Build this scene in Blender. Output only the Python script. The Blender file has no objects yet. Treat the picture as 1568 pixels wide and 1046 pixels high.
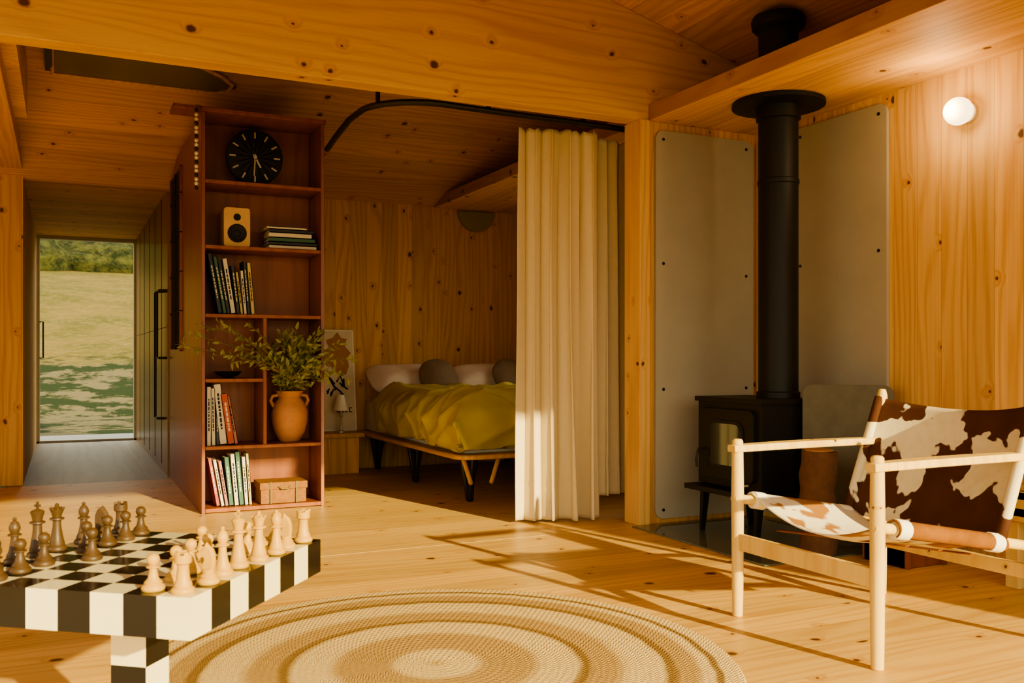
import bpy, bmesh, math, random
from mathutils import Vector, Matrix, Euler, noise
random.seed(7)
scene = bpy.context.scene
R = math.radians

# ------------------------------------------------------------------ materials
class NT:
    def __init__(s, name):
        s.m = bpy.data.materials.new(name); s.m.use_nodes = True
        s.t = s.m.node_tree; s.n = s.t.nodes; s.l = s.t.links
        s.b = s.n['Principled BSDF']
    def node(s, typ, **kw):
        n = s.n.new(typ)
        for k, v in kw.items(): setattr(n, k, v)
        return n
    def put(s, sock, v):
        if isinstance(v, bpy.types.NodeSocket): s.l.new(v, sock)
        else: sock.default_value = v
    def math(s, op, a, b=None, c=None, clamp=False):
        n = s.node('ShaderNodeMath', operation=op, use_clamp=clamp)
        s.put(n.inputs[0], a)
        if b is not None: s.put(n.inputs[1], b)
        if c is not None: s.put(n.inputs[2], c)
        return n.outputs[0]
    def comb(s, x, y, z=0.0):
        n = s.node('ShaderNodeCombineXYZ')
        s.put(n.inputs[0], x); s.put(n.inputs[1], y); s.put(n.inputs[2], z)
        return n.outputs[0]
    def mapr(s, v, a, b, c=0.0, d=1.0):
        n = s.node('ShaderNodeMapRange', interpolation_type='SMOOTHSTEP')
        s.put(n.inputs[0], v)
        for i, q in enumerate((a, b, c, d)): s.put(n.inputs[i+1], q)
        return n.outputs[0]
    def mix(s, f, a, b, mode='MIX'):
        n = s.node('ShaderNodeMix', data_type='RGBA', blend_type=mode)
        s.put(n.inputs[0], f)
        def c4(c): return (*c, 1) if isinstance(c, tuple) and len(c) == 3 else c
        s.put(n.inputs[6], c4(a)); s.put(n.inputs[7], c4(b))
        return n.outputs[2]
    def noise(s, vec, scale=1.0, detail=4.0, rough=.55, dist=0.0):
        n = s.node('ShaderNodeTexNoise')
        s.put(n.inputs['Vector'], vec); n.inputs['Scale'].default_value = scale
        n.inputs['Detail'].default_value = detail; n.inputs['Roughness'].default_value = rough
        n.inputs['Distortion'].default_value = dist
        return n.outputs['Fac']
    def coord(s):
        return s.node('ShaderNodeTexCoord').outputs['Object']
    def sep(s, v):
        n = s.node('ShaderNodeSeparateXYZ'); s.put(n.inputs[0], v); return n.outputs
    def bump(s, h, strength=.2, dist=.01):
        n = s.node('ShaderNodeBump'); n.inputs['Strength'].default_value = strength
        n.inputs['Distance'].default_value = dist; s.put(n.inputs['Height'], h)
        s.l.new(n.outputs[0], s.b.inputs['Normal'])
    def fin(s, col, rough=.5, metal=0.0, spec=None):
        s.put(s.b.inputs['Base Color'], (*col, 1) if isinstance(col, tuple) and len(col) == 3 else col)
        s.put(s.b.inputs['Roughness'], rough); s.b.inputs['Metallic'].default_value = metal
        if spec is not None: s.b.inputs['Specular IOR Level'].default_value = spec
        return s.m

def wood(name, c1, c2, g=0, a=2, plank=0.15, knots=.5, kscale=3.2, rough=.6, var=.25, seam=.6, kcol=(.085, .026, .007), rings=1.0, ringk=.24, spec=.25, ks=1.0):
    t = NT(name); o = t.sep(t.coord()); w = 3-g-a
    U, V, W = o[g], o[a], o[w]
    if plank > 0:
        idx = t.math('FLOOR', t.math('DIVIDE', V, plank))
        wn = t.node('ShaderNodeTexWhiteNoise', noise_dimensions='1D'); t.l.new(idx, wn.inputs['W'])
        rnd = wn.outputs['Value']
        fr = t.math('FRACT', t.math('DIVIDE', V, plank))
        edge = t.math('MINIMUM', fr, t.math('SUBTRACT', 1.0, fr))
        sm = t.mapr(edge, 0.0, .0018/plank, seam, 0.0)
    else:
        rnd = 0.37; sm = 0.0
    U2 = t.math('MULTIPLY_ADD', rnd, 7.3, U)
    vor = t.node('ShaderNodeTexVoronoi', voronoi_dimensions='2D')
    VW = t.math('ADD', V, W)
    kd = t.math('MULTIPLY_ADD', t.noise(t.comb(U, V, W), 18.0, 2.0), .03, VW)
    t.l.new(t.comb(t.math('MULTIPLY', U2, .8), t.math('MULTIPLY_ADD', rnd, 1.7, kd)), vor.inputs['Vector'])
    vor.inputs['Scale'].default_value = kscale
    d = vor.outputs['Distance']; cs = t.sep(vor.outputs['Color'])
    pres = t.math('GREATER_THAN', knots, cs[0])
    ksz = t.math('MULTIPLY_ADD', t.math('POWER', cs[1], 2.0), .055*ks, .02*ks)
    kn = t.math('MULTIPLY', t.mapr(d, t.math('MULTIPLY', ksz, .6), t.math('MULTIPLY', ksz, 1.25), 1.0, 0.0), pres)
    halo = t.math('MULTIPLY', t.mapr(d, .02, .17, 1.0, 0.0), pres)
    big = t.noise(t.comb(t.math('MULTIPLY', U2, .42), t.math('MULTIPLY', V, 3.0), t.math('MULTIPLY_ADD', W, 3.0, rnd)), 1.0, 2.5, .5, .1)
    ph = t.math('ADD', t.math('MULTIPLY', big, 52.0*rings), t.math('ADD', t.math('MULTIPLY', V, 110.0*rings), t.math('MULTIPLY', halo, 7.0)))
    ring = t.math('MULTIPLY_ADD', t.math('SINE', ph), .5, .5)
    ring = t.math('POWER', ring, 2.0)
    fine = t.noise(t.comb(t.math('MULTIPLY', U2, 2.2), t.math('MULTIPLY', V, 80.0), t.math('MULTIPLY', W, 80.0)), 1.0, 4.0, .65)
    blot = t.noise(t.comb(t.math('MULTIPLY', U2, .7), t.math('MULTIPLY', V, 4.0), W), 1.0, 2.0)
    f = t.math('ADD', t.math('MULTIPLY', ring, ringk), t.math('ADD', t.math('MULTIPLY', fine, .6), t.math('MULTIPLY', blot, .45)))
    f = t.mapr(f, .35, 1.0)
    col = t.mix(f, c1, c2)
    tone = t.math('MULTIPLY_ADD', rnd, var, 1.0-var*.55)
    col = t.mix(1.0, col, t.comb(tone, tone, tone), 'MULTIPLY')
    col = t.mix(t.math('MULTIPLY', halo, .4), col, (c2[0]*.8, c2[1]*.62, c2[2]*.45))
    col = t.mix(t.math('MULTIPLY', kn, .93), col, kcol)
    col = t.mix(sm, col, (c2[0]*.3, c2[1]*.22, c2[2]*.15))
    t.bump(t.math('SUBTRACT', t.math('MULTIPLY', fine, .4), sm), .1, .004)
    return t.fin(col, rough, 0.0, spec)

def plain(name, c, rough=.5, metal=0.0, var=.12, scale=12.0, bump=.0, spec=None):
    t = NT(name); v = t.coord()
    n = t.noise(v, scale, 5.0)
    k = t.math('MULTIPLY_ADD', n, var*2, 1-var)
    col = t.mix(1.0, c, t.comb(k, k, k), 'MULTIPLY')
    if bump: t.bump(t.noise(v, scale*6, 4.0), bump, .004)
    return t.fin(col, rough, metal, spec)

def emit(name, c, s):
    t = NT(name); t.b.inputs['Emission Color'].default_value = (*c, 1)
    t.b.inputs['Emission Strength'].default_value = s
    return t.fin(c, .3)

P1, P2 = (.76, .485, .18), (.58, .305, .085)
M_wallV   = wood('pine_wall', P1, P2, g=2, a=1, plank=.14, knots=.6, kscale=3.8)
M_wallVx  = wood('pine_wall_back', (.71, .415, .14), (.51, .25, .065), g=2, a=0, plank=.14, knots=.7, kscale=4.0)
M_ceil    = wood('pine_ceiling', (.73, .425, .145), (.53, .265, .068), g=0, a=1, plank=.16, knots=.75, kscale=4.0)
M_roof    = wood('pine_roof', (.73, .425, .145), (.53, .265, .068), g=1, a=0, plank=.16, knots=.6, kscale=3.8)
M_beam    = wood('pine_beam', (.77, .50, .185), (.61, .34, .10), g=0, a=2, plank=0, knots=.8, kscale=3.6, ks=1.0)
M_ledge   = wood('pine_ledge', (.75, .455, .16), (.57, .29, .08), g=1, a=0, plank=.2, knots=.6, kscale=4.0)
M_floor   = wood('pine_floor', (.71, .46, .145), (.54, .30, .076), g=0, a=1, plank=.19, knots=.6, kscale=3.4, rough=.42, seam=.5, spec=.35)
M_post    = wood('pine_post', (.76, .485, .18), (.59, .32, .09), g=2, a=0, plank=0, knots=.5, kscale=6)
M_mah     = wood('mahogany', (.31, .10, .030), (.21, .058, .018), g=2, a=0, plank=0, knots=0, rough=.42, rings=.5, spec=.3)
M_mahS    = wood('mahogany_side', (.29, .092, .029), (.18, .05, .017), g=2, a=1, plank=0, knots=0, rough=.3, rings=.5, spec=.4)
M_olive   = wood('hall_cabinet_wood', (.36, .205, .065), (.25, .13, .04), g=2, a=1, plank=.62, knots=0, rough=.3, rings=.4, seam=.9, spec=.35)
M_hallf   = wood('hall_floor_grey', (.38, .345, .28), (.29, .255, .20), g=1, a=0, plank=.3, knots=0, rough=.45, rings=.4)
M_ash     = wood('chair_ash', (.74, .53, .19), (.60, .37, .11), g=2, a=0, plank=0, knots=.15, kscale=9, rough=.45, spec=.3)
M_ply     = wood('plywood', (.64, .37, .13), (.49, .25, .075), g=1, a=0, plank=0, knots=0, rough=.45)
M_oak     = plain('oak_veneer', (.62, .38, .13), .45)
M_black   = plain('black_metal', (.010, .009, .008), .45)
M_flue    = plain('flue_black', (.009, .009, .007), .5, 0.0, .2, 3, 0, .3)
M_blackm  = plain('black_matte', (.009, .008, .007), .7)
M_glassd  = plain('dark_glass', (.012, .014, .012), .06)
M_cement  = plain('cement_board', (.39, .355, .265), .75, 0, .1, 5, .08, .3)
M_plate   = plain('log_screen_steel', (.13, .12, .08), .6, 0, .3, 14, 0, .2)
M_hearth  = plain('hearth_glass', (.13, .14, .10), .08, 0, .1, 3)
M_linen   = plain('linen', (.66, .54, .32), .9, 0, .06, 40, .15)
M_duvet   = plain('duvet_mustard', (.46, .36, .032), .9, 0, .08, 6, .12)
M_sheet   = plain('sheet_white', (.76, .70, .54), .9)
M_pillow  = plain('pillow_blush', (.74, .63, .48), .9)
M_cush    = plain('cushion_taupe', (.20, .14, .08), .95)
M_terra   = plain('terracotta', (.50, .225, .09), .8, 0, .25, 18, .2)
M_white   = plain('cream_paint', (.78, .73, .54), .35)
M_paper   = plain('paper_cream', (.66, .57, .37), .7)
M_ochre   = plain('print_ochre', (.42, .18, .008), .8)
M_ink     = plain('print_ink', (.015, .012, .010), .8)
M_bulb    = emit('globe_glass', (1, .78, .45), 3.0)
M_bark    = plain('bark', (.14, .07, .035), .95, 0, .5, 22, .9)
M_woodend = plain('log_end', (.45, .25, .10), .8, 0, .3, 30)
M_stem    = plain('olive_stem', (.17, .13, .05), .8)
M_leaf    = plain('olive_leaf', (.20, .205, .045), .5, 0, .5, 25)
M_lightp  = plain('boxwood', (.50, .285, .06), .45, 0, .2, 30, 0, .3)
M_darkp   = plain('walnut_piece', (.07, .038, .016), .45, 0, .3, 30, 0, .35)
M_brass   = plain('tick_metal', (.5, .42, .28), .35, .3)
M_wick    = plain('wicker_box', (.26, .115, .035), .8, 0, .45, 45, .5, .2)
M_skyl    = plain('skylight_panel', (.17, .135, .045), .3, 0, .4, 2.5)
M_alu     = plain('door_frame_grey', (.40, .37, .28), .45)
M_semi    = plain('sconce_olive', (.26, .23, .12), .6)
M_deck    = wood('deck_grey', (.34, .33, .30), (.24, .23, .2), g=0, a=1, plank=.14, knots=0, rough=.7, seam=.9)
M_bead    = plain('bead_white', (.7, .64, .54), .4)
M_line    = plain('floor_strip', (.66, .44, .17), .5)
M_rollh   = plain('cowhide_brown', (.19, .075, .018), .85, 0, .6, 14, .3, .15)

t = NT('cowhide'); v = t.coord(); o = t.sep(v)
n = t.noise(v, 4.2, 3.5, .55, .35)
n = t.math('ADD', n, t.math('ADD', t.mapr(o[2], .665, .725, 0.0, .17), t.mapr(o[2], .40, .50, .08, -.02)))
k = t.mapr(n, .50, .515)
br = t.mix(t.noise(v, 9.0, 2), (.045, .016, .008), (.10, .035, .014))
wh = t.mix(t.noise(v, 30.0, 4), (.58, .48, .29), (.74, .65, .44))
M_hide = t.fin(t.mix(k, wh, br), .8, 0, .2)
t.bump(t.noise(v, 160.0, 3), .25, .003)
t = NT('cowhide_tan'); v = t.coord()
n = t.noise(v, 4.0, 3.5, .55, .35); k = t.mapr(n, .47, .50)
wh = t.mix(t.noise(v, 30.0, 4), (.66, .58, .42), (.76, .70, .54))
M_hide2 = t.fin(t.mix(k, (.34, .16, .045), wh), .8, 0, .2)

# jute rug
t = NT('jute_rug'); v = t.coord()
RC = (1.03, 2.65)
o = t.sep(v)
dx = t.math('SUBTRACT', o[0], RC[0]); dy = t.math('SUBTRACT', o[1], RC[1])
r = t.math('SQRT', t.math('ADD', t.math('MULTIPLY', dx, dx), t.math('MULTIPLY', dy, dy)))
ang = t.math('ARCTAN2', dy, dx)
cr = t.node('ShaderNodeValToRGB'); cr.color_ramp.interpolation = 'LINEAR'
A = (.64, .48, .22, 1); Bc = (.25, .15, .05, 1); C = (.42, .275, .105, 1)
els = [(0, C), (.05, A), (.13, A), (.16, C), (.30, C), (.34, A), (.44, A), (.46, Bc), (.475, Bc), (.49, C), (.56, C), (.60, A), (.70, A), (.715, Bc), (.735, Bc), (.75, C), (.80, C), (.82, A), (.845, A), (.855, Bc), (.868, Bc), (.878, A)]
while len(cr.color_ramp.elements) < len(els): cr.color_ramp.elements.new(.5)
for e, (p, c) in zip(cr.color_ramp.elements, els): e.position = p; e.color = c
t.l.new(t.math('ADD', r, t.math('MULTIPLY', t.noise(v, 9.0, 2), .02)), cr.inputs[0])
br = t.math('SINE', t.math('MULTIPLY', r, 2*math.pi/.021))
tw = t.math('SINE', t.math('ADD', t.math('MULTIPLY', t.math('MULTIPLY', ang, r), 330.0), t.math('MULTIPLY', br, 2.0)))
hh = t.math('ADD', t.math('MULTIPLY', br, .2), t.math('MULTIPLY', tw, .4))
k = t.math('ADD', t.math('MULTIPLY_ADD', hh, .12, .72), t.math('MULTIPLY', t.noise(v, 90.0, 3), .55))
M_rug = t.fin(t.mix(1.0, cr.outputs[0], t.comb(k, k, k), 'MULTIPLY'), .95, 0, .1)
t.bump(t.math('ADD', hh, t.math('MULTIPLY', t.noise(v, 120.0, 3), .8)), .5, .004)

# grass & shrubs
t = NT('meadow'); v = t.coord(); o = t.sep(v)
n1 = t.noise(v, .5, 6, .65); n2 = t.noise(v, 4.0, 6, .75); n3 = t.noise(v, 1.1, 5, .7)
far = t.mix(t.mapr(n1, .38, .62), (.16, .115, .03), (.085, .08, .016))
far = t.mix(t.mapr(n2, .42, .66), far, (.20, .15, .055))
near = t.mix(t.mapr(n3, .47, .55), (.022, .034, .010), (.14, .115, .06))
fy = t.mapr(t.math('ADD', o[1], t.math('MULTIPLY', n3, 8.0)), 29.0, 31.0)
M_grass = t.fin(t.mix(fy, near, far), .95, 0, .1); t.bump(n2, .6, .2)
t = NT('shrub'); v = t.coord()
n2 = t.noise(v, 1.8, 6, .75)
M_shrub = t.fin(t.mix(t.mapr(n2, .35, .65), (.014, .02, .007), (.075, .075, .024)), .95, 0, .1); t.bump(n2, .9, .4)

M_sqw = plain('board_cream', (.74, .66, .40), .14, 0, .05)
M_sqb = plain('board_black', (.012, .010, .008), .12)

# ------------------------------------------------------------------ builder
class B:
    def __init__(s): s.v = []; s.f = []; s.m = []; s.fm = []
    def mi(s, mat):
        if mat not in s.m: s.m.append(mat)
        return s.m.index(mat)
    def add(s, vs, fs, mat, M=None):
        k = len(s.v); i = s.mi(mat)
        for p in vs:
            p = Vector(p); s.v.append(M @ p if M is not None else p)
        for f in fs: s.f.append([k+q for q in f]); s.fm.append(i)
    def box(s, a, b, mat, M=None):
        x0, y0, z0 = a; x1, y1, z1 = b
        vs = [(x0,y0,z0),(x1,y0,z0),(x1,y1,z0),(x0,y1,z0),(x0,y0,z1),(x1,y0,z1),(x1,y1,z1),(x0,y1,z1)]
        s.add(vs, [(0,3,2,1),(4,5,6,7),(0,1,5,4),(1,2,6,5),(2,3,7,6),(3,0,4,7)], mat, M)
    def bar(s, p0, p1, w, h, mat, up=(0,0,1), taper=1.0):
        p0 = Vector(p0); p1 = Vector(p1); d = (p1-p0).normalized(); up = Vector(up)
        sd = d.cross(up).normalized(); u = sd.cross(d).normalized(); vs = []
        for p, k in ((p0, 1), (p1, taper)):
            for a_, b_ in ((-1,-1),(1,-1),(1,1),(-1,1)): vs.append(p + sd*a_*w/2*k + u*b_*h/2*k)
        s.add(vs, [(0,3,2,1),(4,5,6,7),(0,1,5,4),(1,2,6,5),(2,3,7,6),(3,0,4,7)], mat)
    def sweep(s, pts, r, mat, n=10, flat=1.0):
        pts = [Vector(p) for p in pts]; N = len(pts)
        rs = r if isinstance(r, (list, tuple)) else [r]*N
        T = []
        for i in range(N):
            a = pts[max(i-1, 0)]; b = pts[min(i+1, N-1)]; T.append((b-a).normalized())
        ref = Vector((0,0,1)) if abs(T[0].z) < .9 else Vector((1,0,0))
        nrm = T[0].cross(ref).normalized(); vs = []
        for i in range(N):
            nrm = (nrm - T[i]*nrm.dot(T[i])).normalized(); bn = T[i].cross(nrm)
            for k in range(n):
                a = 2*math.pi*k/n
                vs.append(pts[i] + (nrm*math.cos(a) + bn*math.sin(a)*flat)*rs[i])
        fs = []
        for i in range(N-1):
            for k in range(n):
                fs.append((i*n+k, i*n+(k+1) % n, (i+1)*n+(k+1) % n, (i+1)*n+k))
        fs.append(tuple(range(n))[::-1]); fs.append(tuple((N-1)*n+k for k in range(n)))
        s.add(vs, fs, mat)
    def lathe(s, prof, c, mat, n=32, M=None, sc=1.0):
        vs = []; fs = []; N = len(prof)
        for (r_, z) in prof:
            for k in range(n):
                a = 2*math.pi*k/n
                vs.append((c[0]+max(r_, .0002)*sc*math.cos(a), c[1]+max(r_, .0002)*sc*math.sin(a), c[2]+z*sc))
        for i in range(N-1):
            for k in range(n): fs.append((i*n+k, i*n+(k+1) % n, (i+1)*n+(k+1) % n, (i+1)*n+k))
        fs.append(tuple(range(n))[::-1]); fs.append(tuple((N-1)*n+k for k in range(n)))
        s.add(vs, fs, mat, M)
    def prism(s, pts, off, mat):
        pts = [Vector(p) for p in pts]; off = Vector(off); n = len(pts)
        s.add(pts + [p+off for p in pts], [tuple(range(n))[::-1], tuple(range(n, 2*n))] + [(k, (k+1) % n, n+(k+1) % n, n+k) for k in range(n)], mat)
    def grid(s, fn, nu, nv, mat, wrap=False):
        vs = [fn(i/nu, j/nv) for i in range(nu+1) for j in range(nv+1)]
        s.add(vs, [(i*(nv+1)+j, (i+1)*(nv+1)+j, (i+1)*(nv+1)+j+1, i*(nv+1)+j+1) for i in range(nu) for j in range(nv)], mat)
    def ball(s, c, r, mat, n=16, e=1.0, M=None):
        r = (r, r, r) if not isinstance(r, tuple) else r
        vs = []; fs = []; m = n//2
        def pw(x, e): return math.copysign(abs(x)**e, x)
        for i in range(m+1):
            ph = math.pi*i/m - math.pi/2
            for k in range(n):
                a = 2*math.pi*k/n
                p = Vector((r[0]*pw(math.cos(ph), e)*pw(math.cos(a), e), r[1]*pw(math.cos(ph), e)*pw(math.sin(a), e), r[2]*math.sin(ph)))
                if M is not None: p = M @ p
                vs.append(p + Vector(c))
        for i in range(m):
            for k in range(n): fs.append((i*n+k, i*n+(k+1) % n, (i+1)*n+(k+1) % n, (i+1)*n+k))
        s.add(vs, fs, mat)
    def obj(s, name, parent=None, bevel=0, solid=0, sub=0, angle=38, recalc=True):
        me = bpy.data.meshes.new(name); me.from_pydata([tuple(p) for p in s.v], [], s.f)
        for m_ in s.m: me.materials.append(m_)
        me.polygons.foreach_set('material_index', s.fm)
        bm = bmesh.new(); bm.from_mesh(me)
        bmesh.ops.remove_doubles(bm, verts=bm.verts, dist=1e-6)
        if recalc: bmesh.ops.recalc_face_normals(bm, faces=bm.faces)
        bm.to_mesh(me); bm.free()
        me.polygons.foreach_set('use_smooth', [True]*len(me.polygons))
        me.set_sharp_from_angle(angle=R(angle))
        ob = bpy.data.objects.new(name, me); scene.collection.objects.link(ob)
        if solid:
            q = ob.modifiers.new('solid', 'SOLIDIFY'); q.thickness = solid; q.offset = 0
        if bevel:
            q = ob.modifiers.new('bevel', 'BEVEL'); q.width = bevel; q.segments = 2; q.limit_method = 'ANGLE'; q.angle_limit = R(40)
        if sub:
            q = ob.modifiers.new('sub', 'SUBSURF'); q.levels = sub; q.render_levels = sub
        if parent: ob.parent = parent
        return ob
def empty(name):
    e = bpy.data.objects.new(name, None); scene.collection.objects.link(e); return e
def sbox(name, a, b, mat, bevel=0, parent=None):
    q = B(); q.box(a, b, mat); return q.obj(name, parent, bevel)
def rrect(u0, v0, u1, v1, r, seg=6):
    out = []
    for cx, cy, a0 in ((u1-r, v1-r, 0), (u0+r, v1-r, 90), (u0+r, v0+r, 180), (u1-r, v0+r, 270)):
        for k in range(seg+1):
            a = R(a0+90*k/seg); out.append((cx+r*math.cos(a), cy+r*math.sin(a)))
    return out

# ------------------------------------------------------------------ room shell
XR, XL, YB, YF, YM = 3.78, -2.6, 7.8, -.3, 4.4
def roofB(x): return 3.6925 - .27*abs(x)
sbox('floor', (XL-.1, YF-.1, -.1), (XR+.1, 7.72, 0), M_floor)
sbox('floor_hall', (-.37, 7.72, -.1), (1.5, 11.62, 0), M_hallf)
sbox('trim_1', (XL, 4.375, -.002), (3.0, 4.387, .0006), M_line)
q = B()   # right wall; opening behind the curtain is added to brighten the bedroom
WY0, WY1 = 5.3, 6.9
q.box((XR, YF, -.1), (XR+.12, WY0, 2.68), M_wallV); q.box((XR, WY1, -.1), (XR+.12, YB+.1, 2.68), M_wallV)
q.box((XR, WY0, -.1), (XR+.12, WY1, .6), M_wallV); q.box((XR, WY0, 2.0), (XR+.12, WY1, 2.68), M_wallV)
q.obj('wall_right')
sbox('added_sun_block_fin', (XR+.12, WY0-.16, -.2), (XR+.9, WY0-.06, 2.6), M_wallV)  # unseen fin, added to keep direct sun out of the bedroom opening
q = B()
for (y0, y1, z0, z1) in ((WY0, WY0+.05, .6, 2.0), (WY1-.05, WY1, .6, 2.0), (WY0+.05, WY1-.05, .6, .65), (WY0+.05, WY1-.05, 1.95, 2.0), (6.08, 6.12, .65, 1.95)): q.box((XR+.03, y0, z0), (XR+.09, y1, z1), M_alu)
q.obj('added_light_window')  # frame for the added opening, hidden behind the curtain
sbox('wall_back', (1.3, YB, -.1), (XR+.12, YB+.1, 2.38), M_wallVx)
sbox('wall_hall_front', (XL, YB, 0), (-.27, YB+.1, 2.36), M_wallVx)
sbox('wall_hall_left', (-.39, YB+.1, -.1), (-.27, 11.5, 2.32), M_wallV)
q = B(); q.box((-.39, YB, 2.32), (1.6, 11.7, 2.42), M_ceil); q.obj('ceiling_hall')
q = B()
q.box((-.39, 11.55, 2.28), (1.5, 11.62, 2.32), M_alu); q.box((-.27, 11.52, 0), (-.235, 11.62, 2.29), M_alu)
q.box((.735, 11.52, 0), (.78, 11.62, 2.29), M_alu); q.box((-.27, 11.52, 0), (.78, 11.62, .025), M_alu)
q.obj('door_1', bevel=.003)
q = B(); q.sweep([(-.232, 11.50, .95), (-.20, 11.47, .95), (-.20, 11.47, 1.35), (-.232, 11.50, 1.35)], .009, M_black); q.obj('door_handle')
q = B()
q.box((XL-.1, YF, -.1), (XL, .6, 3.1), M_wallV); q.box((XL-.1, 3.9, -.1), (XL, YB, 3.1), M_wallV)
q.box((XL-.1, .6, 2.3), (XL, 3.9, 3.1), M_wallV); q.box((XL-.1, .6, -.1), (XL, 3.9, .1), M_wallV)  # large opening on this unseen side, put in for fill light
q.obj('wall_left')
HZ = 2.46
q = B()
q.prism([(XL-.1, YF-.1, HZ), (XR+.12, YF-.1, HZ), (XR+.12, YF-.1, roofB(XR+.12)), (0, YF-.1, roofB(0)), (XL-.1, YF-.1, roofB(XL-.1))], (0, .1, 0), M_wallVx)
q.obj('wall_front')
q = B()
def rf(y0, y1):
    q.add([(XL-.1, y0, roofB(XL-.1)), (0, y0, roofB(0)), (XR+.12, y0, roofB(XR+.12)), (XL-.1, y1, roofB(XL-.1)), (0, y1, roofB(0)), (XR+.12, y1, roofB(XR+.12)),
           (XL-.1, y0, roofB(XL-.1)+.15), (0, y0, roofB(0)+.15), (XR+.12, y0, roofB(XR+.12)+.15), (XL-.1, y1, roofB(XL-.1)+.15), (0, y1, roofB(0)+.15), (XR+.12, y1, roofB(XR+.12)+.15)],
          [(0,1,4,3),(1,2,5,4),(6,9,10,7),(7,10,11,8),(0,3,9,6),(2,8,11,5),(0,6,7,1),(1,7,8,2),(3,4,10,9),(4,5,11,10)], M_roof)
rf(YF-.1, 4.52); q.obj('ceiling')
q = B()
def hz(x, y): return min(2.31+.3*(YB-y), roofB(x))
def hf(u, v):
    x = XL-.1+u*(XR+.12-XL+.1); y = 4.5+v*3.4; return (x, y, hz(x, y)+.01)
q.grid(hf, 90, 60, M_ceil); q.obj('ceiling_bedroom', recalc=False, solid=.02)
q = B()
q.prism([(XL-.1, YM, 2.3), (XR+.12, YM, 2.3), (XR+.12, YM, roofB(XR+.12)), (0, YM, roofB(0)), (XL-.1, YM, roofB(XL-.1))], (0, .12, 0), M_beam)
q.obj('ceiling_beam', bevel=.004)
sbox('wall_stove', (3.0, YM, 0), (XR, YM+.12, 2.3), M_wallVx)
sbox('trim_2', (2.93, YM-.02, 0), (3.0, YM+.14, 2.3), M_post, .003)
q = B(); q.box((3.0, YF, 2.3), (XR, YM, 2.39), M_ledge); q.obj('trim_ledge_living', bevel=.003)
q = B(); q.box((3.0, YM+.12, 2.3), (XR, YB, 2.39), M_ledge); q.obj('trim_ledge_bedroom', bevel=.003)
q = B(); q.box((XL, YM+.12, 2.34), (-.27, YB, 2.43), M_ledge); q.obj('trim_ledge_left', bevel=.003)
q = B(); q.prism([(-.2, 6.45, 2.43), (-.2, 4.52, 2.43), (-.2, 4.52, 3.3), (-.2, 6.45, 2.72)], (-.07, 0, 0), M_wallV); q.obj('trim_fascia')
q = B()
out = [(-.06, 6.37), (.9, 6.37), (.98, 6.33), (1.0, 6.26), (.92, 6.18), (.74, 6.08), (.5, 5.6), (.3, 5.2), (-.06, 5.1)]
q.prism([(x, y, 2.31+.3*(YB-y)-.03) for x, y in out], (0, 0, .015), M_skyl)
fr = [(x, y, 2.31+.3*(YB-y)-.035) for x, y in out]
q.sweep(fr+[fr[0]], .012, M_ply, 6)
q.box((-.1, 5.2, 2.72), (-.06, 6.38, 2.80), M_black)
q.obj('window_1')

# outside
def terr(x, y):
    d = max(0, y-20)
    z = -.22 + .155*d + .6*math.sin(x*.06+y*.03)*min(1, d/20)
    if y > 60: z += (y-60)*.25
    return z
q = B()
def tf(u, v):
    x = -60+120*u; y = -40+160*v; return (x, y, terr(x, y))
q.grid(tf, 80, 160, M_grass); q.obj('ground', recalc=False)
q = B()
for i in range(620):
    if i < 420: y = random.uniform(53, 74); x = random.uniform(-12, 15)
    else: y = random.uniform(57, 85); x = random.uniform(-34, 34)
    rr = random.uniform(.7, 1.7)
    n0 = len(q.v)
    q.ball((x, y, terr(x, y)+rr*.15), (rr*1.3, rr, rr*.75), M_shrub, 12)
    for k in range(n0, len(q.v)):
        p = q.v[k]; q.v[k] = p + Vector((0, 0, 1))*noise.noise(p*1.3)*.5 + noise.noise_vector(p*2)*.25
q.obj('hillside_shrubs')
sbox('deck', (-2, 11.63, -.2), (3, 13.0, -.03), M_deck)

# ------------------------------------------------------------------ hall cabinet + bookshelf
SX0, SX1, SY = .755, 1.51, 5.87
q = B()
q.prism([(SX0+.005, 6.22, 0), (SX0+.005, 7.79, 0), (SX0+.005, 7.79, 2.29), (SX0+.005, 7.28, 2.44), (SX0+.005, 6.22, 2.44)], (.66, 0, 0), M_mahS)
q.box((SX0, 6.95, 1.02), (SX0+.02, 7.6, 2.30), M_blackm)
for z in (1.0, 1.28, 1.56, 1.84, 2.12, 2.31): q.box((SX0-.012, 6.93, z), (SX0+.02, 7.62, z+.012), M_blackm if 1.1 < z < 2.3 else M_mahS)
for y in (6.93, 7.27, 7.6): q.box((SX0-.012, y, 1.0), (SX0+.02, y+.016, 2.32), M_mahS if y != 7.27 else M_blackm)
q.obj('hall_display_cabinet', bevel=.002)
q = B()
q.box((SX0+.002, 7.92, 0), (1.29, 11.45, 2.315), M_olive)
for y in (8.42, 9.04, 9.66, 10.28, 10.9): q.box((SX0-.001, y-.003, .05), (SX0+.01, y+.003, 2.3), M_blackm)
q.box((SX0-.001, 7.95, 1.2), (SX0+.01, 11.4, 1.204), M_blackm)
for (y, z0, z1) in ((8.35, .45, 1.5), (8.2, .95, 1.5)):
    q.sweep([(SX0, y-.2, z1), (SX0-.05, y-.18, z1), (SX0-.055, y, z1), (SX0-.055, y, z0), (SX0-.05, y-.18, z0), (SX0, y-.2, z0)], .011, M_black)
q.obj('hall_wardrobe', bevel=.002)

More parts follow.
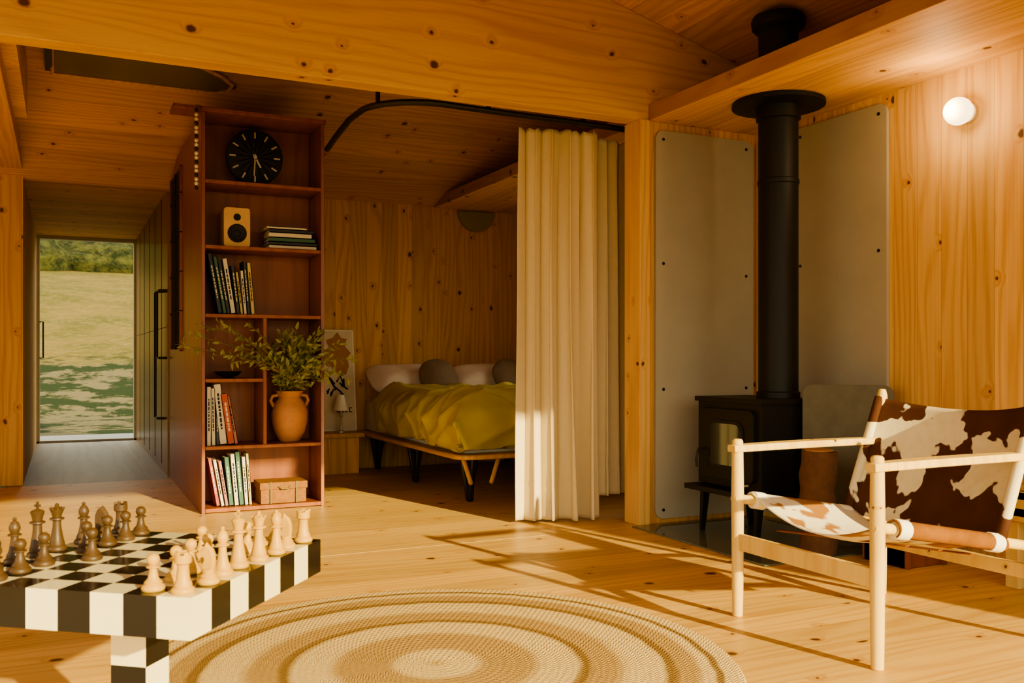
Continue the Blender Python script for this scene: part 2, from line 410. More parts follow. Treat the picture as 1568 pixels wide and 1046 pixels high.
q = B(); T = .022; D = .33
SH = [2.04, 1.64, 1.22, .41]
q.box((SX0, SY, 0), (SX0+T, SY+D, 2.45), M_mahS); q.box((SX1-T, SY, 0), (SX1, SY+D, 2.45), M_mahS)
q.box((SX0-.0, SY-.01, 2.45), (SX1+.01, SY+D, 2.475), M_mah); q.box((SX0+T, SY, .005), (SX1-T, SY+D, .03), M_mah)
for z in SH: q.box((SX0+T, SY+.003, z-.022), (SX1-T, SY+D-.01, z), M_mah)
q.box((1.125, SY+.006, .41), (1.147, SY+D-.01, 1.198), M_mah)
q.box((SX0+T, SY+.006, .80), (1.125, SY+D-.01, .822), M_mah)
q.box((SX0+T, SY+D-.012, .03), (SX1-T, SY+D, 2.45), M_mah)
q.obj('bookshelf', bevel=.0025)
sbox('cutting_board', (.60, 5.95, 2.476), (1.0, 6.15, 2.50), M_mah, .004)
q = B()
for i in range(19):
    z = 2.445-.026*i
    q.ball((SX0-.032, SY-.018, z), .0125, M_bead if i % 3 else M_black, 10)
q.sweep([(SX0-.032, SY-.018, 2.47), (SX0-.032, SY-.018, 1.97)], .002, M_black, 5)
q.sweep([(SX0-.032, SY-.018, 2.478), (SX0+.02, SY+.02, 2.479)], .002, M_black, 5)
q.obj('bead_garland')
q = B(); cc = Vector((1.105, 6.06, 2.235)); Mx = Matrix.Translation(cc) @ Matrix.Rotation(R(90), 4, 'X')
q.lathe([(0, -.02), (.17, -.02), (.178, -.012), (.178, .008), (.17, .014), (0, .014)], (0, 0, 0), M_blackm, 48, Mx)
for i in range(12):
    a = R(30*i); Mr = Mx @ Matrix.Rotation(a, 4, 'Z')
    q.box((-.005, .12, .0145), (.005, .158, .018), M_brass, Mr)
for a, l, w in ((-152, .075, .006), (177, .12, .004), (20, .04, .003)):
    Mr = Mx @ Matrix.Rotation(R(a), 4, 'Z'); q.box((-w, -.02, .019), (w, l, .022), M_brass if l > .05 else M_black, Mr)
q.lathe([(0, .014), (.012, .014), (.012, .026), (0, .026)], (0, 0, 0), M_brass, 16, Mx)
q.box((-.02, -.192, -.05), (.02, -.16, -.02), M_blackm, Mx)
q.obj('wall_clock')
q = B(); x0, x1, z0 = .895, 1.055, 1.6415
q.prism([(a, 5.93, b) for a, b in rrect(x0, z0, x1, z0+.245, .02)], (0, .17, 0), M_oak)
for (zz, rr) in ((z0+.085, .058), (z0+.185, .022)):
    Mx = Matrix.Translation(((x0+x1)/2, 5.93, zz)) @ Matrix.Rotation(R(90), 4, 'X')
    q.lathe([(0, -.001), (rr, -.001), (rr, .005), (rr*.86, .008), (rr*.78, .004), (rr*.35, .0015), (rr*.3, .007), (0, .01)], (0, 0, 0), M_blackm, 32, Mx)
q.obj('speaker', bevel=.002)
cols = {}
def bm(c):
    if c not in cols: cols[c] = plain('book_cover_%d' % len(cols), c, .5)
    return cols[c]
def books(name, x, z, specs, y0=5.91):
    q = B()
    for th, h, c, lean in specs:
        a = R(lean)
        M = Matrix.Translation((x, y0+random.uniform(0, .02), z+.0015+th*math.sin(-a))) @ Matrix.Rotation(a, 4, 'Y')
        dp = random.uniform(.13, .17)
        q.box((0, 0, 0), (.003, dp, h), bm(c), M); q.box((th-.003, 0, 0), (th, dp, h), bm(c), M)
        q.box((0, 0, 0), (th, .003, h), bm(c), M); q.box((.003, .003, .004), (th-.003, dp-.005, h-.004), M_paper, M)
        lc = M_paper if sum(c) < .6 else M_ink
        z_ = h*.25
        while z_ < h*.8:
            dz = random.uniform(.008, .03); q.box((th*.36, -.0008, z_), (th*.62, .001, z_+dz), lc, M); z_ += dz+.006
        x += (th+.002)/math.cos(a)
    q.obj(name)
blk = (.015, .014, .012); grn = (.03, .10, .05); wht = (.62, .55, .40); tan = (.35, .2, .08); red = (.40, .06, .03); pnk = (.42, .15, .11); yl = (.52, .40, .13)
books('books', .86, 1.22, [(.026, .37, blk, -10), (.022, .35, grn, -10), (.022, .33, blk, -10), (.03, .34, wht, -9), (.022, .30, blk, -7), (.018, .26, yl, -7), (.02, .27, wht, -5), (.02, .33, blk, -5), (.024, .32, yl, -5)])
books('books', .79, .41, [(.028, .36, wht, 0), (.026, .35, wht, -1), (.02, .33, blk, -1), (.045, .37, wht, -6), (.04, .31, red, -8), (.022, .30, pnk, -10)])
books('books', .85, .03, [(.024, .30, red, -10), (.022, .29, wht, -10), (.022, .28, pnk, -9), (.03, .30, grn, -6), (.028, .32, wht, -5), (.03, .33, grn, -5), (.024, .30, wht, -4), (.02, .32, yl, -4)])
q = B(); z = 1.6415
for th, w, c in ((.022, .30, wht), (.02, .31, blk), (.026, .29, grn), (.03, .27, wht), (.02, .28, blk), (.016, .25, wht)):
    o_ = random.uniform(-.01, .01)
    q.box((1.16+o_, 5.9, z), (1.16+w+o_, 6.1, z+.003), bm(c)); q.box((1.16+o_, 5.9, z+th-.003), (1.16+w+o_, 6.1, z+th), bm(c))
    q.box((1.16+o_, 5.9, z), (1.16+w+o_, 5.903, z+th), bm(c)); q.box((1.165+o_, 5.903, z+.003), (1.155+w+o_, 6.095, z+th-.003), M_paper); z += th+.001
q.obj('book_stack')
q = B(); q.lathe([(0, 0), (.03, 0), (.035, .006), (.065, .02), (.085, .042), (.08, .042), (.06, .024), (.03, .012), (0, .011)], (.93, 6.0, .823), M_black, 32); q.obj('bowl')
q = B(); q.box((1.115, 5.90, .0315), (1.40, 6.10, .12), M_wick); q.box((1.108, 5.893, .121), (1.407, 6.107, .165), M_wick)
for x in (1.17, 1.33): q.box((x, 5.888, .0315), (x+.012, 5.9, .168), M_stem)
q.sweep([(1.22, 5.89, .14), (1.24, 5.875, .125), (1.28, 5.875, .125), (1.30, 5.89, .14)], .005, M_stem, 6)
q.obj('wicker_box', bevel=.006)
plant = empty('vase_with_branches')
q = B(); vc = (1.322, 6.03, .4115)
q.lathe([(0, 0), (.062, 0), (.068, .008), (.098, .06), (.115, .13), (.116, .19), (.10, .24), (.074, .275), (.07, .29), (.084, .315), (.09, .325), (.08, .326), (.066, .30), (.064, .27), (.09, .2), (.07, .05), (0, .02)], vc, M_terra, 40)
for sg in (-1, 1):
    q.sweep([(vc[0]+sg*.072, vc[1], vc[2]+.298), (vc[0]+sg*.11, vc[1], vc[2]+.292), (vc[0]+sg*.122, vc[1], vc[2]+.262), (vc[0]+sg*.102, vc[1], vc[2]+.225)], .011, M_terra, 8)
q.obj('terracotta_vase', plant)
q = B(); lv = B()
def branch(p0, p1, bend, nl, r0=.004, ls=.05):
    p0 = Vector(p0); p1 = Vector(p1); pts = []
    for i in range(9):
        s_ = i/8; p = p0.lerp(p1, s_) + Vector((0, 0, bend*math.sin(math.pi*s_))) + noise.noise_vector(p1*9+Vector((s_*3, 0, 0)))*.012
        pts.append(p)
    q.sweep(pts, [r0*(1-.75*i/8) for i in range(9)], M_stem, 5)
    for k in range(nl):
        s_ = .2+.8*k/nl; i = min(7, int(s_*8)); p = pts[i].lerp(pts[i+1], s_*8-i); d = (pts[i+1]-pts[i]).normalized()
        sd = Vector((random.uniform(-1, 1), random.uniform(-1, 1), random.uniform(-1, 1))).normalized()
        L = ls*random.uniform(.7, 1.25); ax = (d*.6+sd*.8).normalized(); w = ax.cross(Vector((random.random(), random.random(), random.random()))).normalized()*L*.17
        nn = ax.cross(w).normalized()*L*.08
        lv.add([p, p+ax*L*.3+w+nn, p+ax*L*.3-w+nn, p+ax*L*.65+w*.9, p+ax*L*.65-w*.9, p+ax*L-nn], [(0,2,1), (1,2,4,3), (3,4,5)], M_leaf)
top = Vector((1.322, 6.03, .72))
for i in range(58):
    a = random.uniform(0, 2*math.pi); rr = random.uniform(.08, .26)
    e = Vector((1.33+rr*math.cos(a)*.95, 5.84+rr*math.sin(a)*.5, random.uniform(.78, 1.14)))
    if e.y > 5.86: e.x = min(max(e.x, 1.17), 1.46)
    mid = Vector((1.32, 5.95, .80)); st = top.lerp(mid, random.random())
    branch(st, e, random.uniform(0, .05), 16, .004, .052)
for (x, z, b) in ((.62, 1.09, .05), (.70, 1.15, .07), (.58, 1.03, .03), (.82, 1.17, .04), (.92, 1.02, .05), (.78, .97, .04), (1.66, .93, .05), (1.60, 1.05, .04), (1.0, 1.17, .02), (1.63, .82, .05), (.9, .92, .06)):
    branch((1.30, 5.86, .82), (x, 5.70, z), b, 24, .0045, .046)
q.obj('branches', plant); lv.obj('leaves', plant, recalc=False)

# ------------------------------------------------------------------ bedroom
q = B()
q.prism([(a, b, .30) for a, b in rrect(2.24, 5.38, 3.76, 7.74, .12)], (0, 0, .03), M_ply)
for (x, y) in ((2.40, 5.62), (2.40, 6.66), (2.40, 7.6), (3.62, 5.62), (3.62, 7.6)):
    q.prism([(x, y-.07, .30), (x, y+.07, .30), (x, y+.02, 0), (x, y-.02, 0)], (.04, 0, 0), M_black)
    q.prism([(x-.05, y, .30), (x+.09, y, .30), (x+.035, y, 0), (x, y, 0)], (0, .03, 0), M_black)
for x in (2.34, 2.6): q.bar((x, 5.55, .30), (x+.06*(1 if x < 2.5 else -1), 5.55, .12), .03, .03, M_ply)
q.box((2.34, 5.52, .33), (3.74, 7.72, .58), M_sheet)
bed = empty('bed'); q.obj('bed_frame_and_mattress', bed, bevel=.012)
q = B(); x0, x1, y0, y1 = 2.29, 3.74, 5.45, 7.14
def dv(u, v):
    sx = x0-.30+u*(x1-x0+.30); sy = y0-.28+v*(y1-y0+.28)
    rr = .15; top_ = .70
    if sx >= x0+rr: px, dzx = sx, 0
    else:
        d = x0+rr-sx; a = min(d/(rr*math.pi/2), 1)*math.pi/2
        px = x0+rr-rr*math.sin(a); dzx = rr*(1-math.cos(a)) + max(0, d-rr*math.pi/2)
    if sy >= y0+rr: py, dzy = sy, 0
    else:
        d = y0+rr-sy; a = min(d/(rr*math.pi/2), 1)*math.pi/2
        py = y0+rr-rr*math.sin(a); dzy = rr*(1-math.cos(a)) + max(0, d-rr*math.pi/2)
    dz = math.hypot(dzx, dzy)
    hem = .335 + .03*noise.noise(Vector((sx*3, sy*3, 5)))
    dz = min(dz, hem)
    p = Vector((px, py, top_-dz)); k = min(1, dz/.16)
    P = Vector((sx, sy, 0))
    w1 = noise.noise(P*2.0+Vector((3, 1, 3)))*.05
    rid = 1-abs(noise.noise(Vector((sx*3.2+sy*2.2, sy*1.6-sx*1.2, 1)))*2.2); rid = max(0, rid)**3
    rid2 = 1-abs(noise.noise(Vector((sx*2.0-sy*4.0, sy*2.4+sx*2.0, 8)))*2.2); rid2 = max(0, rid2)**3
    wr = .022*rid+.016*rid2+noise.noise(P*9)*.006
    p.z += (w1+wr)*(1-.6*k)
    out_ = wr*1.4 + .03*noise.noise(P*3.3+Vector((9, 9, 9))) + .03*math.sin(math.pi*min(1, dz/.33))
    if dzx > .01: p.x -= k*out_
    if dzy > .01: p.y -= k*out_
    return p
q.grid(dv, 130, 150, M_duvet); q.obj('duvet', bed, recalc=False, solid=.02, angle=180)
def pillow(q, c, s, rx, rz, mat, e=.55):
    M = Matrix.Rotation(R(rz), 3, 'Z') @ Matrix.Rotation(R(rx), 3, 'X')
    k0 = len(q.v); q.ball((0, 0, 0), s, mat, 36, e)
    for i in range(k0, len(q.v)):
        p = q.v[i]
        rr = max(abs(p.x)/s[0], abs(p.y)/s[1]); p.z *= (1-.55*rr**3)
        p += noise.noise_vector(p*8+Vector(c))*.014
        q.v[i] = M @ p + Vector(c)
q = B()
pillow(q, (2.62, 7.46, .76), (.34, .22, .11), 28, 3, M_pillow)
pillow(q, (3.36, 7.46, .76), (.34, .22, .11), 28, -3, M_pillow)
q.obj('pillows', bed, angle=180)
q = B()
pillow(q, (2.83, 7.24, .79), (.17, .17, .065), 62, 0, M_cush, 1.0)
pillow(q, (3.50, 7.24, .79), (.17, .17, .065), 62, 0, M_cush, 1.0)
q.obj('round_cushions', bed, angle=180)
q = B(); q.box((1.44, 7.36, .30), (2.23, 7.79, .335), M_ply); q.box((1.44, 7.42, 0), (2.2, 7.79, .30), M_wallVx); q.obj('bedside_bench', bevel=.003)
q = B(); Ma = Matrix.Translation((1.70, 7.62, .337)) @ Matrix.Rotation(R(-8), 4, 'X')
q.box((0, 0, 0), (.54, .018, .86), M_white, Ma); q.box((.012, -.002, .012), (.528, 0, .848), M_paper, Ma)
blob = [(.27, .60), (.30, .55), (.34, .54), (.37, .47), (.42, .50), (.46, .47), (.49, .55), (.48, .62), (.51, .66), (.46, .72), (.48, .78), (.43, .79), (.40, .84), (.36, .79), (.30, .77), (.33, .70), (.28, .68)]
q.prism([Ma @ Vector((a, -.006, b)) for a, b in blob], Ma.to_3x3() @ Vector((0, .003, 0)), M_ochre)
for i in range(9):
    a0 = random.uniform(.28, .46); b0 = random.uniform(.28, .42)
    q.sweep([Ma @ Vector((a0, -.004, b0)), Ma @ Vector((a0+random.uniform(-.03, .05), -.004, b0+random.uniform(.02, .06))), Ma @ Vector((a0+random.uniform(.0, .06), -.004, b0-.02))], .008, M_ink, 5)
for i, ch in enumerate(('G', 'A', 'L', 'E')):
    xx = .37+i*.036
    q.box((xx, -.004, .155), (xx+.007, -.002, .195), M_ink, Ma)
    q.box((xx, -.004, .155), (xx+.024, -.002, .162), M_ink, Ma)
    if ch != 'L': q.box((xx, -.004, .188), (xx+.024, -.002, .195), M_ink, Ma)
    if ch in 'AG': q.box((xx+.018, -.004, .155), (xx+.025, -.002, .195 if ch == 'A' else .175), M_ink, Ma)
q.obj('framed_poster')
q = B(); lc = (2.06, 7.47, .336)
q.lathe([(0, 0), (.045, 0), (.045, .012), (.012, .02), (.009, .12), (.02, .14), (.009, .16), (.009, .19)], lc, M_brass, 24)
q.lathe([(.03, .31), (.065, .18), (.062, .18), (.028, .308)], lc, M_white, 28)
q.obj('table_lamp')
q = B(); q.prism([(3.41+.18*math.cos(R(180+i*10)), 7.76, 2.285+.18*math.sin(R(180+i*10))) for i in range(19)], (0, .035, 0), M_semi); q.obj('wall_sconce', bevel=.003)
sbox('light_switch', (1.62, 7.785, 1.3), (1.70, 7.80, 1.55), M_blackm, .003)
q = B(); q.lathe([(0, 0), (.14, 0), (.16, .03), (.15, .06), (0, .06)], (1.68, 5.15, 3.0), M_black, 32); q.obj('ceiling_vent')

q = B()
path = [(1.549, 5.95, 2.31), (1.51, 5.6, 2.31), (1.47, 5.15, 2.31)]
for i in range(1, 9):
    a = R(180+90*i/8); path.append((1.82+.35*math.cos(a), 4.97+.35*math.sin(a), 2.31))
path += [(2.2, 4.62, 2.305), (2.93, 4.62, 2.30), (3.2, 4.64, 2.295)]
q.sweep(path, .019, M_black, 10, .9)
for p in ((1.52, 4.78), (2.1, 4.62), (2.7, 4.62)): q.bar((p[0], p[1], 2.31), (p[0], p[1], 2.42), .02, .02, M_black, up=(0, 1, 0))
q.obj('curtain_rail')
def curtain(name, p0, p1, z0, z1, folds, amp, seed, parent):
    q = B(); p0 = Vector((*p0, 0)); p1 = Vector((*p1, 0)); d = (p1-p0); nn = Vector((-d.y, d.x, 0)).normalized(); dd = d.normalized()
    def cf(u, v):
        ph = u*folds*2*math.pi + 1.6*noise.noise(Vector((u*3.1, 1.7, seed*2))); z = z0+(z1-z0)*v
        wob = 1.5*noise.noise(Vector((u*4, v*1.0, seed)))
        a = amp*(.5+.5*(1-v))*(1+.9*noise.noise(Vector((u*3.5, v*.8, seed+5))))
        off = a*math.sin(ph+wob) + .2*a*math.sin(2.3*ph+seed+v*2)
        sh = .35*a*math.sin(2*(ph+wob))
        flare = 1+.06*(1-v)
        p = p0 + d*(.5+(u-.5)*flare) + nn*off + dd*sh
        p.z = z - (.014*abs(math.sin(ph)) if v > .985 else 0) + .006*noise.noise(Vector((u*5, 0, seed)))*(1-v)
        if .085 < v < .092: p += nn*.003
        return p
    q.grid(cf, int(folds*26), 90, M_linen); return q.obj(name, parent, recalc=False, solid=.003, angle=180)
cur = empty('curtain')
curtain('panel_front', (2.36, 4.76), (2.82, 4.64), .016, 2.275, 4.3, .062, 2.0, cur)
curtain('panel_rear', (2.83, 4.72), (3.2, 4.80), .13, 2.265, 3.6, .045, 7.0, cur)

# ------------------------------------------------------------------ stove corner
sbox('hearth_plate', (2.87, 3.28, .0), (XR-.005, YM-.03, .008), M_hearth, .002)
q = B()
q.prism([(a, YM-.002, b) for a, b in rrect(3.04, .03, 3.745, 2.25, .05)], (0, -.018, 0), M_cement)
for (x, z) in ((3.09, 2.2), (3.69, 2.2), (3.09, 1.49), (3.69, 1.44), (3.09, .77), (3.69, .77), (3.09, .08), (3.69, .08)):
    q.lathe([(0, -.001), (.009, -.001), (.009, .003), (0, .004)], (0, 0, 0), M_black, 12, Matrix.Translation((x, YM-.02, z)) @ Matrix.Rotation(R(90), 4, 'X'))
q.obj('heat_shield_panel')
q = B()
q.prism([(XR-.002, a, b) for a, b in rrect(3.39, .03, 4.33, 2.25, .05)], (-.018, 0, 0), M_cement)
for (y, z) in ((3.44, 2.2), (4.28, 2.2), (3.44, 1.5), (4.0, 1.47), (3.44, .77), (3.44, .08), (4.0, 2.2)):
    q.lathe([(0, -.001), (.009, -.001), (.009, .003), (0, .004)], (0, 0, 0), M_black, 12, Matrix.Translation((XR-.02, y, z)) @ Matrix.Rotation(R(-90), 4, 'Y'))
q.obj('heat_shield_panel')
q = B()
FC = (3.40, 3.78)
q.box((3.155, 3.63, .27), (3.50, 4.14, .715), M_flue); q.box((3.14, 3.615, .715), (3.51, 4.155, .74), M_flue)
q.box((3.08, 3.60, .235), (3.51, 4.17, .262), M_flue)
q.prism([(3.155, a, b) for a, b in rrect(3.67, .31, 4.10, .68, .03)], (-.02, 0, 0), M_flue)
q.prism([(3.135, a, b) for a, b in rrect(3.74, .37, 4.03, .62, .06)], (-.006, 0, 0), M_blackm)
q.prism([(3.128, a, b) for a, b in rrect(3.755, .385, 4.015, .605, .05)], (-.002, 0, 0), M_glassd)
q.sweep([(3.13, 4.05, .46), (3.09, 4.06, .46), (3.085, 4.07, .40), (3.09, 4.07, .36)], .007, M_black, 8)
q.sweep([(3.13, 3.70, .30), (3.10, 3.70, .30), (3.10, 3.78, .30), (3.13, 3.78, .30)], .006, M_brass, 8)
for (x, y) in ((3.17, 3.66), (3.17, 4.10), (3.47, 3.66), (3.47, 4.10)): q.bar((x, y, .24), (x+(.02 if x > 3.3 else -.02), y, .0095), .045, .03, M_flue, up=(0, 1, 0), taper=.6)
q.obj('wood_stove', bevel=.005)
q = B()
q.lathe([(.112, .741), (.112, .77), (.103, .775), (.103, 1.86), (.108, 1.865), (.108, 1.885), (.103, 1.89), (.103, 2.20), (.115, 2.205), (.115, 2.268), (.24, 2.275), (.24, 2.296), (.10, 2.297), (.10, 2.395), (.103, 2.66), (.135, 2.69), (.14, 2.73), (.13, 2.75)], (FC[0], FC[1], 0), M_flue, 48)
q.obj('stove_flue_pipe')
q = B(); a0 = Vector((3.375, 3.575, 0)); a1 = Vector((3.68, 3.27, 0)); dd = (a1-a0); L = dd.length; dd.normalize()
q.prism([a0+dd*u+Vector((0, 0, v)) for u, v in rrect(0, .01, L, .815, .05)], Vector((.008, .008, 0)), M_plate); q.obj('log_screen')
q = B()
q.sweep([(3.27+.01*math.sin(i), 3.36, .012+.49*i/8) for i in range(9)], [.085+.006*math.sin(i*2.3) for i in range(9)], M_bark, 20)
for i in range(len(q.v)): q.v[i] += noise.noise_vector(q.v[i]*14)*.008
q.v = [Vector((p.x, p.y, max(p.z, .0085))) for p in q.v]
q.lathe([(0, .0), (.072, .0), (.07, .004), (0, .004)], (3.27, 3.36, .505), M_woodend, 20); q.obj('firewood_log')
q = B()
for z in (.0, .125, .25, .375): q.box((3.40, 2.96, z+.001), (3.66, 3.20, z+.115), M_mah)
for x in (3.40, 3.63): q.box((x, 2.95, .001), (x+.03, 3.21, .50), M_mah)
q.obj('wooden_crate', bevel=.004)
q = B()
for y in (1.25, 2.5): q.box((3.52, y, 0), (3.76, y+.06, .28), M_ash)
q.box((3.5, 1.2, .30), (3.775, 2.6, .34), M_ash); q.box((3.5, 1.2, .37), (3.775, 2.6, .41), M_ash); q.box((3.5, 1.2, .28), (3.53, 2.6, .41), M_ash)
q.obj('low_bench', bevel=.004)
q = B(); Mx = Matrix.Translation((XR, 2.93, 2.085)) @ Matrix.Rotation(R(-90), 4, 'Y')
q.lathe([(0, 0), (.045, 0), (.045, .015), (.03, .022), (0, .022)], (0, 0, 0), M_white, 28, Mx)
q.ball((XR-.075, 2.93, 2.085), .064, M_bulb, 32); q.obj('globe_wall_lamp')

# ------------------------------------------------------------------ sling chair
q = B(); ch = empty('sling_armchair')
fx, rx, ya, yb = 2.235, 2.965, 2.05, 2.70
for y in (ya, yb):
    q.sweep([(fx, y, 0), (fx, y, .1), (fx, y, .45), (fx, y, .60), (fx, y, .645), (fx, y, .652)], [.019, .021, .023, .021, .02, .014], M_ash, 16)
    q.sweep([(rx, y, 0), (rx, y, .1), (rx, y, .45), (rx+.005, y, .80), (rx+.006, y, .825)], [.019, .021, .023, .02, .013], M_ash, 16)
    n = 12; top_ = []
    for i in range(n+1):
        u = i/n; x = fx-.03+u*(rx-fx+.05); w = .022+.012*math.sin(math.pi*min(1, u*1.1)); top_.append((x, w))
    pts = [(x, y-w, .602+.006*math.sin(3*x)) for x, w in top_] + [(x, y+w, .602+.006*math.sin(3*x)) for x, w in top_[::-1]]
    q.prism(pts, (0, 0, .026), M_ash)
    q.sweep([(fx-.02, y, .435), (2.6, y, .375), (rx+.02, y, .305)], [.017, .019, .017], M_ash, 12)
q.bar((fx, ya, .275), (fx, yb, .275), .022, .06, M_ash); q.bar((rx, ya, .22), (rx, yb, .22), .022, .05, M_ash)
q.obj('frame', ch, bevel=.003)
q = B()
def zr(x): return .435-(x-fx)*(.13/.73)
def seat(u, v):
    x = 2.30+.50*u; z = zr(x); r_ = .027
    s_ = v
    if s_ < .2:
        a = R(-60 + 150*(s_/.2))
        return Vector((x, ya - r_*math.cos(a), z + r_*math.sin(a)))
    if s_ > .8:
        a = R(90 - 150*((s_-.8)/.2)); return Vector((x, yb + r_*math.cos(a), z + r_*math.sin(a)))
    w = (s_-.2)/.6; y = ya+(yb-ya)*w; sag = .095*(1-(2*w-1)**2)+.01*math.sin(6*u)*math.sin(3*w)
    return Vector((x, y, z+r_-sag))
q.grid(lambda u, v: seat(u, .2+.8*v), 24, 40, M_hide2)
q.grid(lambda u, v: seat(u, .2*v), 24, 12, M_rollh)
q.obj('seat_hide', ch, recalc=False, solid=.005, angle=180)
q = B()
for x in (2.33, 2.76):
    for y, s_ in ((ya, -1), (yb, 1)): q.sweep([(x-.025, y, zr(x-.025)), (x+.025, y, zr(x+.025))], .0325, M_sheet, 14)
for x in (2.4, 2.55, 2.7): q.bar((x, ya+.03, zr(x)-.05), (x, yb-.03, zr(x)-.10), .02, .004, M_mah)
q.obj('seat_straps', ch, bevel=.002)
q = B()
def back(u, v):
    z = .34+.45*v; x = 2.785+.175*v; w = 2*u-1
    sag = .075*(1-w**2)
    y = ya-.005+(yb-ya+.01)*u
    return Vector((x+sag, y, z - .035*(1-w**2)*v - .02*(1-w*w)*(1-v)))
q.grid(back, 30, 24, M_hide)
for uu in (0, 1):
    pr = [back(uu, k/10) for k in range(11)]
    q.sweep(pr, .017, M_hide, 12)
q.obj('back_hide', ch, recalc=False, solid=.005, angle=180)

# ------------------------------------------------------------------ rug
q = B(); q.lathe([(0, 0.001), (.91, .001), (.925, .006), (.92, .012), (.90, .014), (0, .014)], (RC[0], RC[1], 0), M_rug, 128); q.obj('round_rug')

# ------------------------------------------------------------------ chess table
S = .072; cu = Vector((.624, .782, 0)).normalized(); cv = Vector((-cu.y, cu.x, 0)); NC = Vector((.215, 1.82, 0)); TZ = .5; TH = .08
q = B()
def TP(a, b, z): return NC+cu*a*S+cv*b*S+Vector((0, 0, z))
for i in range(8):
    for j in range(8):
        q.add([TP(i, j, TZ), TP(i+1, j, TZ), TP(i+1, j+1, TZ), TP(i, j+1, TZ)], [(0,1,2,3)], M_sqw if (i+j) % 2 == 0 else M_sqb)
for i in range(8):
    m0 = M_sqw if i % 2 == 0 else M_sqb; m1 = M_sqb if i % 2 == 0 else M_sqw
    q.add([TP(i, 0, TZ-TH), TP(i+1, 0, TZ-TH), TP(i+1, 0, TZ), TP(i, 0, TZ)], [(0,1,2,3)], m0)
    q.add([TP(i, 8, TZ-TH), TP(i+1, 8, TZ-TH), TP(i+1, 8, TZ), TP(i, 8, TZ)], [(3,2,1,0)], m1)
    q.add([TP(0, i, TZ-TH), TP(0, i+1, TZ-TH), TP(0, i+1, TZ), TP(0, i, TZ)], [(3,2,1,0)], m0)
    q.add([TP(8, i, TZ-TH), TP(8, i+1, TZ-TH), TP(8, i+1, TZ), TP(8, i, TZ)], [(0,1,2,3)], m1)
q.add([TP(0,0,TZ-TH), TP(8,0,TZ-TH), TP(8,8,TZ-TH), TP(0,8,TZ-TH)], [(3,2,1,0)], M_sqw)
def column(a0, a1, b0, b1, z0, z1, n, flip=0, m=1):
    for k in range(n):
        za = z0+(z1-z0)*k/n; zb = z0+(z1-z0)*(k+1)/n
        for w in range(m):
            ma = M_sqb if (k+w+flip) % 2 == 0 else M_sqw; mb = M_sqw if (k+w+flip) % 2 == 0 else M_sqb
            p0 = a0+(a1-a0)*w/m; p1 = a0+(a1-a0)*(w+1)/m; r0 = b0+(b1-b0)*w/m; r1 = b0+(b1-b0)*(w+1)/m
            q.add([TP(p0,b0,za), TP(p1,b0,za), TP(p1,b0,zb), TP(p0,b0,zb)], [(0,1,2,3)], ma)
            q.add([TP(p0,b1,za), TP(p1,b1,za), TP(p1,b1,zb), TP(p0,b1,zb)], [(3,2,1,0)], mb)
            q.add([TP(a0,r0,za), TP(a0,r1,za), TP(a0,r1,zb), TP(a0,r0,zb)], [(3,2,1,0)], mb)
            q.add([TP(a1,r0,za), TP(a1,r1,za), TP(a1,r1,zb), TP(a1,r0,zb)], [(0,1,2,3)], ma)
    q.add([TP(a0,b0,z1), TP(a1,b0,z1), TP(a1,b1,z1), TP(a0,b1,z1)], [(0,1,2,3)], M_sqw)
column(3.2, 4.4, 3.5, 4.7, .06, TZ-TH, 5, 1)
column(1.5, 6.5, 1.5, 6.5, .015, .06, 1, 0, 5)
q.obj('chess_table', recalc=False)

base = [(0, 0), (.020, 0), (.0215, .003), (.0205, .008), (.016, .012), (.0165, .015)]
prof = {
 'P': base+[(.010, .022), (.0075, .034), (.007, .040), (.0125, .042), (.0125, .044), (.007, .046), (.0105, .051), (.012, .057), (.010, .063), (.005, .067), (0, .068)],
 'R': base+[(.0125, .024), (.0105, .045), (.011, .052), (.0155, .055), (.0155, .070), (.011, .070), (.011, .064), (0, .064)],
 'B': base+[(.0115, .026), (.008, .046), (.0075, .056), (.0135, .058), (.0135, .060), (.008, .063), (.011, .070), (.0115, .075), (.008, .084), (.003, .089), (.0045, .092), (.003, .095), (0, .096)],
 'Q': base+[(.013, .028), (.009, .052), (.0085, .066), (.0155, .069), (.015, .072), (.009, .074), (.011, .082), (.0155, .092), (.012, .093), (.008, .095), (.004, .098), (.005, .101), (.003, .104), (0, .105)],
 'K': base+[(.0135, .028), (.0095, .054), (.009, .069), (.016, .072), (.0155, .075), (.0095, .077), (.012, .088), (.0145, .096), (.012, .099), (.004, .102), (0, .103)],
 'N': base+[(.012, .020), (.0135, .028), (0, .029)]}
